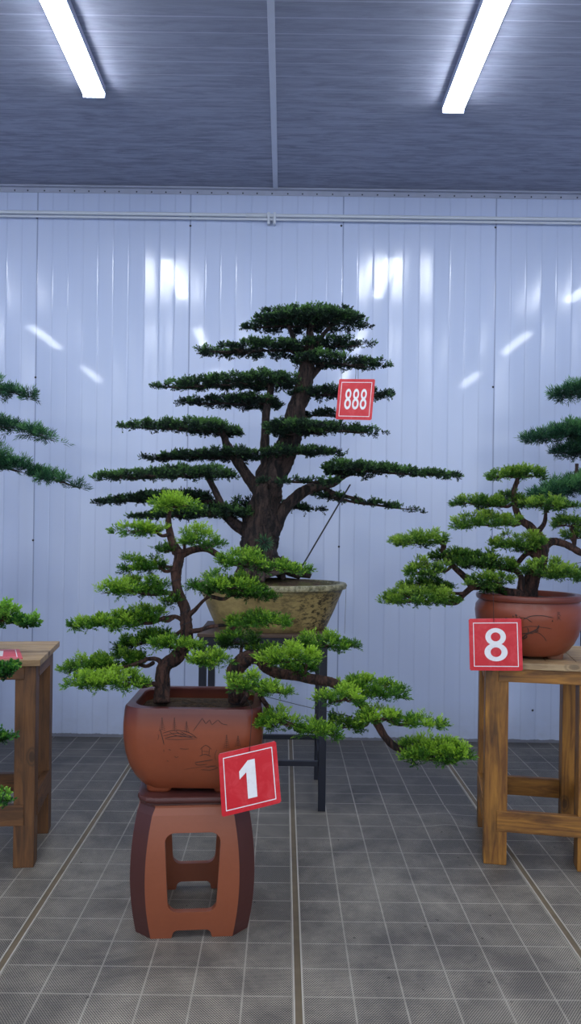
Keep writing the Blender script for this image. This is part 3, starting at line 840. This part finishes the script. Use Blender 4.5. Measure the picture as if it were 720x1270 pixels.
pads1 = [
    (176, 626, 256, 624, 21, .3, .25, -.02, (210, 634), .22),
    (135, 658, 208, 656, 21, .3, .25, -.02, (211, 662), .15),
    (214, 668, 280, 672, 30, .2, .22, -.06, (221, 684), .12),
    (193, 682, 222, 680, 10, .5, .3, .02, (221, 684), -.1, .03),
    (143, 704, 213, 700, 22, .25, .25, .02, (218, 706), -.05),
    (109, 735, 175, 727, 20, .45, .3, -.08, (215, 735), .16),
    (140, 731, 220, 728, 28, .3, .25, 0, (222, 735), .0),
    (203, 748, 222, 742, 12, .4, .3, 0, (222, 738), -.1, .03),
    (268, 691, 345, 700, 27, .18, .3, -.06, (270, 688), .04),
    (330, 702, 394, 709, 13, .3, .7, -.06, (320, 703), .10, .05),
    (227, 722, 330, 730, 26, .18, .3, -.08, (258, 740, -.05), .0),
    (270, 734, 352, 738, 25, .3, .3, .0, (262, 740, -.03), -.18),
    (77, 775, 180, 768, 20, .65, .3, 0, (205, 766), .1),
    (140, 768, 212, 762, 28, .4, .25, .02, (215, 766), -.02),
    (135, 803, 220, 786, 22, .5, .3, .08, (228, 780), -.18),
    (180, 797, 257, 801, 26, .25, .3, -.10, (222, 812), .08),
    (226, 817, 290, 817, 25, .25, .25, -.13, (232, 805, -.02), .18),
    (66, 828, 140, 826, 24, .45, .3, .02, (182, 818), .06),
    (100, 824, 186, 818, 30, .35, .22, .06, (190, 822), -.06),
    (78, 846, 182, 842, 30, .3, .22, -.10, (190, 848, -.04), .14),
    (277, 770, 366, 771, 24, .2, .3, -.05, (285, 777, -.04), .02),
    (262, 797, 330, 793, 24, .3, .3, .08, (300, 818), -.2),
    (300, 806, 350, 806, 16, .3, .4, .10, (311, 815), -.05),
    (364, 798, 446, 800, 24, .22, .4, .05, (376, 838), .0),
    (310, 815, 406, 816, 27, .22, .3, -.08, (335, 831), .20),
    (325, 832, 395, 828, 18, .3, .3, .06, (360, 836), -.15),
    (276, 846, 330, 848, 24, .22, .3, -.16, (305, 852, -.1), .12),
    (310, 853, 375, 861, 16, .3, .65, -.18, (315, 853, -.1), .12, .05),
    (385, 866, 458, 864, 26, .25, .25, -.10, (425, 856), .18),
    (412, 852, 510, 858, 30, .2, .3, .05, (430, 858), .04),
    (398, 899, 460, 899, 24, .3, .3, .08, (458, 884), -.18),
    (438, 889, 518, 892, 26, .2, .4, -.06, (460, 890), .12),
    (500, 895, 558, 898, 12, .3, .6, -.06, (480, 893), .16, .05),
    (316, 889, 380, 900, 34, .25, .25, -.16, (330, 880, -.12), .06),
    (360, 903, 434, 909, 22, .25, .5, -.16, None, .10),
    (488, 930, 596, 936, 36, .2, .3, -.02, (505, 934), .06),
    (510, 925, 575, 928, 24, .3, .3, .05, (515, 938), .16),
]
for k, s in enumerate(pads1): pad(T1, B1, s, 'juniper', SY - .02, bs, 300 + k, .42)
straight(T1, B1, 'guy_wire', P(322, 862, SY), P(452, 892, SY), .0012, MT['wire'], .004)
l1([(322, 862, 3, -.02), (330, 874, 3, -.1), (345, 892, 3, -.16), (380, 905, 2, -.16)], 51)

# ---- wooden tables
def table(label, yaw, FL, w, d, top, wood, pale, over, leg, planks_y, stz, tt=.028):
    """FL: outer front-left leg corner on the floor"""
    t = thing('wooden_table', label, 'table', (FL.x, FL.y, 0), 'wooden plant tables', yaw)
    lt_ = top - tt
    for x in (0, w - leg):
        for y in (0, d - leg): bm_obj('leg', box_bm(x, x + leg, y, y + leg, 0, lt_, .004), MT[wood + '2'], t)
    ap = .062
    for y in (-.006, d - .024): bm_obj('apron', box_bm(leg * .55, w - leg * .55, y, y + .03, lt_ - ap, lt_ - .002, .003), MT[wood + '0'], t)
    for x in (-.003, w - .027): bm_obj('apron', box_bm(x, x + .03, leg * .8, d - leg * .8, lt_ - ap, lt_ - .002, .003), MT[wood + '1'], t)
    for y in (-.006, d - .024): bm_obj('stretcher', box_bm(leg * .55, w - leg * .5, y, y + .03, stz[0], stz[1], .003), MT[wood + '0'], t)
    for x in (-.003, w - .027): bm_obj('stretcher', box_bm(x, x + .03, leg * .7, d - leg * .7, stz[0] + .02, stz[1] + .03, .003), MT[wood + '1'], t)
    x0, x1, y0, y1 = -over[0], w + over[1], -over[2], d + over[3]
    bm = bmesh.new()
    if planks_y:      # front edge board, then boards running to the back
        fb = .10
        box_bm(x0, x1, y0, y0 + fb, lt_, top, .003, bm)
        n = 4
        for k in range(n):
            a = x0 + (x1 - x0) * k / n; box_bm(a + .0015, a + (x1 - x0) / n - .0015, y0 + fb + .002, y1, lt_, top, .003, bm)
    else:
        n = 5
        for k in range(n):
            a = y0 + (y1 - y0) * k / n; box_bm(x0, x1, a + .001, a + (y1 - y0) / n - .001, lt_, top, .003, bm)
    bm_obj('tabletop', bm, MT[pale + '0'], t)
    return t
# right
RFL, RRL = PZ(599, 1071, 0), PZ(592, 1026, 0)
yawR = -math.atan2(RRL.x - RFL.x, RRL.y - RFL.y)
TTOP = .91
tabR = table('golden brown wooden table at the right edge holding the round clay pot', yawR, RFL, .50, (RRL - RFL).length + .10, TTOP, 'gold', 'pale', (.0, .03, .025, .05), .1, True, (.150, .243))
# left: front-right leg corner
LFR, LRR = PZ(41.5, 1076, 0), PZ(59, 1031, 0)
yawL = math.radians(7.5)
wL = .62
LFL = Vector((LFR.x - wL * math.cos(yawL), LFR.y - wL * math.sin(yawL), 0))
tabL = table('dark brown wooden table with pale top at the left edge', yawL, LFL, wL, .47, TTOP, 'brown', 'pale', (.03, .022, .03, .06), .088, False, (.185, .275))

# ---- tree "8"
PY8 = 3.73
b8 = P(655, 736, PY8); B2 = (b8.x, PY8, TTOP + .001)
T8 = thing('potted_bonsai', 'small green tiered bonsai in a round brown clay pot on the golden wooden table', 'bonsai', B2, 'potted bonsai trees')
h8 = P(655, 736, PY8).z - TTOP; r8 = .246
p8 = bowl_pot(T8, r8, r8, [(.014, .64), (.022, .69), (.04, .765), (.065, .84), (.10, .91), (.14, .96), (.18, .99), (.21, 1.0), (.235, .985), (h8 - .035, .93), (h8 - .030, .93), (h8 - .026, .965), (h8 - .013, .985), (h8 - .002, .97), (h8, .955), (h8, .85), (h8 - .004, .84), (h8 - .05, .84), (h8 - .06, .6)], MT['clay_round'])
edge_split(p8, 40)
for k in range(4):
    a = math.radians(45 + 90 * k + math.degrees(yawR) + 10)
    bm = loft([(z, [(x + math.cos(a) * .13, y + math.sin(a) * .13) for x, y in rsect(h, h, .015, 3)]) for z, h in ((0, .034), (.03, .038))])
    bm_obj('foot', bm, MT['clay_plain'], p8)
soil(T8, r8 * .84, r8 * .84, h8 - .03, r8 * .83, MT['soil'], .015)
def q8(*pts): return [(580 + a / 5.14, 720 + b / 5.14) for a, b in pts]
E8 = [(q8((300, 245), (360, 238), (410, 268)), .0014), (q8((350, 250), (400, 228), (470, 224), (545, 238)), .0016), (q8((345, 300), (400, 292), (470, 298), (535, 308)), .0012),
      (q8((345, 370), (370, 345), (400, 330), (440, 310), (452, 285)), .0028), (q8((345, 340), (375, 335), (420, 338)), .002), (q8((380, 345), (385, 320), (378, 300)), .0018), (q8((415, 330), (450, 335), (480, 358), (500, 388)), .0014), (q8((350, 375), (372, 362), (376, 350)), .0024), (q8((420, 322), (440, 325), (448, 316)), .002),
      (q8((235, 238), (250, 240)), .0018), (q8((285, 222), (290, 232)), .0018), (q8((302, 214), (312, 228)), .003), (q8((306, 236), (325, 240)), .002), (q8((325, 228), (330, 232)), .0018), (q8((534, 258), (541, 259)), .0032)]
for dy in (205, 232):   # two small written characters
    E8 += [(q8((568, dy), (590, dy - 2)), .0009), (q8((578, dy - 8), (578, dy + 18)), .0009), (q8((570, dy + 8), (590, dy + 7)), .0009), (q8((572, dy + 12), (567, dy + 22)), .0009), (q8((582, dy + 12), (592, dy + 21)), .0009)]
E8 += [(q8((568, 196), (570, 250)), .0006)]
etch(p8, B2, E8)
b8k = [(655, 742, 11), (656, 733, 10), (660, 718, 9.5), (666, 703, 9), (671, 688, 8.5), (672, 676, 8), (666, 664, 6), (658, 654, 5), (648, 647, 4.5), (641, 636, 4), (637, 622, 3.6), (637, 610, 3.2), (640, 598, 2.6), (642, 588, 1.4)]
limb(T8, B2, 'trunk', b8k, PY8, bs, 16, .12, .1, 61)
def l8(pts, seed): limb(T8, B2, 'branch', pts, PY8, bs, 10, .1, .12, seed)
l8([(670, 682, 6), (684, 672, 5), (698, 674, 4.5), (710, 680, 4.5), (722, 686, 4), (740, 690, 2)], 62)
l8([(668, 692, 5), (655, 686, 3.5), (645, 694, 3), (640, 703, 3)], 63)
l8([(650, 738, 7, -.02), (636, 736, 6, -.06), (622, 732, 5), (602, 727, 4.6), (586, 727, 4.4), (576, 716, 4), (566, 706, 3.6), (556, 696, 3.4), (549, 686, 3.4), (550, 676, 3.2), (546, 668, 2)], 64)
l8([(645, 733, 5, -.03), (646, 718, 4, -.03), (640, 708, 3.4, -.03), (630, 706, 3, 0), (610, 702, 2.6, 0), (595, 698, 2, 0)], 65)
l8([(586, 727, 4), (575, 737, 3.6), (565, 747, 3.4), (550, 748, 2)], 66)
l8([(665, 662, 4), (674, 650, 2.8), (676, 640, 2.2), (676, 632, 1.6)], 67)
l8([(648, 647, 3), (640, 650, 2.6), (630, 650, 2)], 68)
l8([(660, 700, 4, -.05), (668, 706, 3, -.1), (682, 712, 2, -.1)], 69)
l8([(710, 680, 3), (712, 668, 2.6), (708, 655, 2)], 70)
pads8 = [
    (600, 589, 679, 587, 21, .2, .3, 0, (640, 600), .1),
    (556, 622, 636, 626, 17, .45, .3, 0, (637, 622), .02),
    (642, 624, 728, 627, 18, .2, .5, -.04, (676, 634), .06),
    (610, 616, 650, 620, 16, .4, .3, .05, (637, 615), -.1),
    (557, 649, 648, 646, 21, .25, .25, -.02, (642, 648), .12),
    (681, 649, 735, 648, 22, .2, .3, -.03, (709, 655), .08),
    (698, 665, 740, 662, 20, .25, .3, .04, (709, 668), -.02),
    (607, 675, 682, 672, 24, .25, .25, -.04, (650, 688), .14),
    (630, 682, 672, 678, 16, .3, .3, .06, (660, 684), -.15),
    (478, 673, 559, 668, 22, .25, .22, -.04, (549, 672), .12),
    (528, 690, 600, 690, 16, .3, .3, .05, (556, 694), -.14),
    (550, 694, 645, 701, 26, .25, .3, .02, (600, 700), -.02),
    (496, 707, 563, 705, 24, .25, .25, -.05, (560, 702), .14),
    (490, 728, 565, 724, 26, .3, .25, .06, (575, 736), -.1),
    (468, 743, 569, 740, 28, .25, .25, -.06, (565, 745), .12),
    (574, 721, 640, 719, 26, .25, .25, -.06, (602, 727), .12),
    (590, 730, 630, 731, 14, .3, .3, .0, None, -.15),
    (643, 706, 735, 714, 27, .18, .3, -.12, (680, 712, -.1), .1),
]
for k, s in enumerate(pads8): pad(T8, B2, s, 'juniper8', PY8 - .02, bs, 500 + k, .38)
straight(T8, B2, 'guy_wire', P(690, 704, PY8), P(722, 697, PY8), .0012, MT['wire'])
straight(T8, B2, 'guy_wire', P(566, 690, PY8), P(590, 710, PY8), .0010, MT['wire'])

# ---- partly visible trees beyond the edges
def edge_tree(label, S, trunk, limbs, pads, sp, tb, seed, potlab):
    base = (S[0], S[1], ST_TOP)
    t = thing('potted_bonsai', label, 'bonsai', base, 'potted bonsai trees')
    p = bowl_pot(t, .27, .22, [(0, .72), (.1, .86), (.19, .97), (.2, 1.0), (.22, 1.0), (.22, .9), (.16, .86), (.155, .5)], MT['clay_plain']); edge_split(p, 50)
    soil(t, .235, .19, .19, .17, MT['soil'])
    limb(t, base, 'trunk', trunk, S[1], bk, 14, .14, .1, seed)
    for k, l in enumerate(limbs): limb(t, base, 'branch', l, S[1], bk, 9, .1, .1, seed + 1 + k)
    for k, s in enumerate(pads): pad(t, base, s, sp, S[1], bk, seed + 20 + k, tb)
xr = CX + S3[0] / S3[1] * FP
edge_tree('dark needle-leaved bonsai entering the picture at the right edge behind the small tree', S3,
    [(xr, 745, 20), (xr - 4, 700, 16), (xr + 3, 650, 14), (xr - 4, 600, 12), (xr, 540, 9), (xr - 3, 490, 6), (xr, 450, 3)],
    [[(xr, 620, 6), (xr - 40, 600, 5), (xr - 70, 600, 3)], [(xr, 575, 5), (xr - 40, 560, 4), (xr - 70, 562, 2)], [(xr, 545, 5), (xr - 40, 535, 4), (xr - 80, 536, 2)], [(xr, 500, 4), (xr - 40, 490, 3), (xr - 70, 486, 2)], [(715, 575, 2), (714, 592, 2), (712, 605, 1.5)]],
    [(682, 487, 790, 480, 24, .25, .3, 0, (xr, 495), .0, .12), (640, 545, 770, 530, 26, .45, .2, 0, (xr, 548), .0, .12), (680, 558, 770, 562, 26, .35, .2, .05, (xr, 575), -.1, .12), (654, 617, 770, 590, 26, .3, .2, 0, (xr, 605), .06, .14), (690, 602, 780, 596, 24, .3, .3, .08, (xr, 605), -.1, .12), (740, 455, 860, 452, 40, .3, .3, 0, (xr, 470), 0, .15), (xr + 5, 520, xr + 130, 525, 30, .2, .5, 0, (xr, 530), 0, .15), (xr + 5, 600, xr + 120, 605, 30, .2, .5, 0, (xr, 610), 0, .15)],
    'podo', .40, 700, '')
xl = CX + S2[0] / S2[1] * FP
edge_tree('dark needle-leaved bonsai whose branch tips enter at the left edge above the table', S2,
    [(xl, 748, 20), (xl + 4, 700, 16), (xl - 3, 640, 14), (xl + 4, 580, 12), (xl, 530, 9), (xl + 3, 480, 6), (xl, 430, 3)],
    [[(xl, 590, 6), (xl + 50, 565, 4), (xl + 90, 572, 2)], [(xl, 535, 5), (xl + 50, 515, 4), (xl + 80, 522, 2)], [(xl, 500, 4), (xl + 40, 478, 3), (xl + 80, 480, 2)]],
    [(-70, 478, 20, 482, 26, .25, .4, 0, (xl, 500), -.12, .08), (0, 482, 54, 495, 14, .2, .7, 0, None, .05, .04), (-60, 518, 35, 531, 25, .3, .45, 0, (xl, 535), .02, .08), (20, 528, 82, 551, 17, .2, .75, 0, None, .05, .05), (-60, 560, 60, 588, 36, .3, .5, 0, (xl, 590), -.04, .1), (35, 584, 112, 607, 19, .2, .75, 0, None, .08, .05), (-60, 548, 10, 553, 16, .3, .5, .08, (xl, 560), -.16, .07), (-160, 435, -40, 432, 40, .3, .3, 0, (xl, 450), 0, .15), (-230, 520, xl, 510, 30, .5, .2, 0, (xl, 520), 0, .15)],
    'podo', .42, 760, '')

# ---- cascading small-leaved plant on the left table
cb = P(-62, 800, 3.62); B5 = (cb.x, 3.62, TTOP + .001)
T5 = thing('potted_bonsai', 'small round-leaved bonsai spilling over the left table from beyond the edge', 'bonsai', B5, 'potted bonsai trees')
p5 = bowl_pot(T5, .14, .12, [(0, .75), (.06, .85), (.10, .96), (.105, 1.0), (.12, 1.0), (.12, .88), (.08, .85), (.075, .5)], MT['clay_plain']); edge_split(p5, 50)
soil(T5, .12, .103, .1, .09, MT['soil'], .01)
limb(T5, B5, 'trunk', [(-62, 795, 11), (-58, 775, 10), (-50, 762, 8), (-35, 765, 6), (-15, 769, 4), (5, 768, 3), (25, 773, 2), (40, 772, 1)], 3.62, bs, 12, .12, .1, 90)
limb(T5, B5, 'branch', [(-50, 762, 7), (-44, 768, 6, -.2), (-34, 790, 5, -.41), (-22, 835, 5, -.41), (-18, 880, 4, -.41), (-14, 920, 3.4, -.41), (-12, 960, 3, -.41), (-8, 990, 2, -.41)], 3.62, bs, 10, .1, .1, 91)
for k, s in enumerate([
    (-40, 772, 18, 767, 34, .3, .3, 0, (-30, 766), .05, .07), (-2, 757, 18, 757, 22, .3, .3, -.02, (0, 769), .3, .03), (12, 768, 32, 772, 14, .3, .3, 0, (20, 772), -.1, .02), (26, 774, 48, 770, 12, .3, .3, 0, (25, 773), .08, .02),
    (-34, 832, 27, 827, 18, .3, .3, -.41, (-25, 830, -.41), -.1, .05), (-10, 835, 20, 832, 12, .3, .3, -.41, None, -.12, .04),
    (-30, 916, 20, 915, 16, .3, .4, -.41, (-16, 905, -.41), -.05, .045), (-30, 990, 17, 990, 18, .3, .3, -.41, (-10, 985, -.41), .22, .045)]):
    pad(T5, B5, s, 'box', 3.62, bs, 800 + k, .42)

# ================================================================== SIGNS
def seg_ellipse(cx_, cy_, rx_, ry_, rin_x, rin_y, n=36):
    f = []; v = []
    for k in range(n):
        a = 2 * math.pi * k / n
        v.append((cx_ + rx_ * math.cos(a), cy_ + ry_ * math.sin(a))); v.append((cx_ + rin_x * math.cos(a), cy_ + rin_y * math.sin(a)))
    for k in range(n):
        a = 2 * k; b = (2 * k + 2) % (2 * n); f.append((a, b, b + 1, a + 1))
    return v, f
def digit8():    # unit box 0..1 x 0..1
    v1, f1 = seg_ellipse(.5, .735, .445, .265, .21, .135)
    v2, f2 = seg_ellipse(.5, .275, .50, .275, .235, .145)
    return [(v1, f1), (v2, f2)]
def digit1():
    v = [(.42, 0), (.95, 0), (.95, 1), (.55, 1), (.02, .76), (.02, .55), (.42, .70)]
    return [(v, [(0, 1, 2, 3, 6)]), ([v[3], v[4], v[5], v[6]], [(0, 1, 2, 3)])]
def sign(label, corners, digits, cords, cord_mat='cord', group='red number signs'):
    """corners: TL TR BR BL world points"""
    TL, TR, BR, BL = [Vector(c) for c in corners]
    cen = (TL + TR + BR + BL) / 4
    nrm = (TR - TL).cross(BL - TL).normalized()
    if nrm.dot(CAM - cen) < 0: nrm = -nrm
    t = thing('number_sign', label, 'sign', cen, group)
    def S(u, v, d=0.): return (TL * (1 - u) * v + TR * u * v + BR * u * (1 - v) + BL * (1 - u) * (1 - v)) + nrm * d - cen
    bm = bmesh.new()
    fr_ = [bm.verts.new(S(u, v, 0)) for u, v in ((0, 0), (1, 0), (1, 1), (0, 1))]; bk_ = [bm.verts.new(S(u, v, -.006)) for u, v in ((0, 0), (1, 0), (1, 1), (0, 1))]
    f0 = bm.faces.new(fr_); bm.faces.new(bk_[::-1])
    for k in range(4): bm.faces.new((fr_[k], bk_[k], bk_[(k + 1) % 4], fr_[(k + 1) % 4])).material_index = 1
    bmesh.ops.recalc_face_normals(bm, faces=bm.faces)
    bmesh.ops.bevel(bm, geom=[e for e in bm.edges if e.calc_length() < .02], offset=.004, segments=2, affect='EDGES')
    bm_obj('panel', bm, [MT['red'], MT['sign_edge']], t)
    # white border line
    bm = bmesh.new(); i0, i1 = .075, .09
    W = [((i0, i0), (1 - i0, i0), (1 - i1, i1), (i1, i1)), ((1 - i0, i0), (1 - i0, 1 - i0), (1 - i1, 1 - i1), (1 - i1, i1)), ((1 - i0, 1 - i0), (i0, 1 - i0), (i1, 1 - i1), (1 - i1, 1 - i1)), ((i0, 1 - i0), (i0, i0), (i1, i1), (i1, 1 - i1))]
    for q in W: bm.faces.new([bm.verts.new(S(u, v, .0008)) for u, v in q])
    bm_obj('border_line', bm, MT['white'], t)
    for kind, x0, x1, y0, y1 in digits:
        bm = bmesh.new(); e = .0011
        for v, f in (digit8() if kind == 8 else digit1()):
            vs = [bm.verts.new(S(x0 + a * (x1 - x0), y0 + b * (y1 - y0), e)) for a, b in v]
            for q in f: bm.faces.new([vs[k] for k in q])
            e += .0003
        bm_obj('numeral', bm, MT['white'], t)
    for cl in cords:
        g = Geo(); g.tube([(*(Vector(p) - cen), .0012) for p in cl], 5, 4); g.build('cord', MT['cord'], t)
    return t
ys = TY - .26
sign('red sign with white number 888 hanging in the tallest tree', [P(420.4, 470, ys), P(465, 470.3, ys), (P(460.5, 521, ys)), P(415.8, 520, ys)],
     [(8, .20, .385, .25, .76), (8, .415, .60, .25, .76), (8, .63, .815, .25, .76)],
     [[P(440, 473, ys - .002), P(441, 462, ys + .08), P(440, 452, TY - .04)], [P(444, 472, ys - .002), P(444, 463, ys + .08), P(444, 452, TY - .04)]])
y1s = 2.80
sign('red sign with white number 1 hanging at the front of the clay pot', [P(270.5, 935.5, y1s), P(342, 919, y1s), P(348.5, 995.5, y1s), P(275, 1013.5, y1s)],
     [(1, .33, .63, .19, .80)], [[P(309, 932, y1s - .003), P(311, 905, y1s - .01), P(312, 880, y1s + .02), P(305, 866, SY - .17)]])
y8s = RFL.y - .075
sign('red sign with white number 8 hanging before the round pot and table edge', [P(581, 767.5, y8s), P(646, 767, y8s), P(648, 832, y8s), P(582.5, 831.5, y8s)],
     [(8, .28, .72, .18, .82)], [[P(612, 772, y8s - .002), P(611.5, 752, y8s), P(611, 734, y8s + .02), P(608, 728, PY8 - .05)]])
zt = TTOP + .0065
def onT(px, py): return PZ(px, py, zt)
sign('red sign lying flat on the pale top of the left table', [onT(-38, 806), onT(24, 805), onT(28, 816), onT(-52, 817)], [(1, .40, .70, .19, .80)], [])

# ================================================================== LIGHT
w = bpy.data.worlds.new('world'); C.world = w; w.use_nodes = True
bg = w.node_tree.nodes['Background']; bg.inputs[0].default_value = (.80, .87, 1.0, 1); bg.inputs[1].default_value = 1.5
C.view_settings.view_transform = 'Standard'; C.view_settings.look = 'None'
C.view_settings.exposure = .17; C.view_settings.gamma = 1
C.cycles.max_bounces = 6
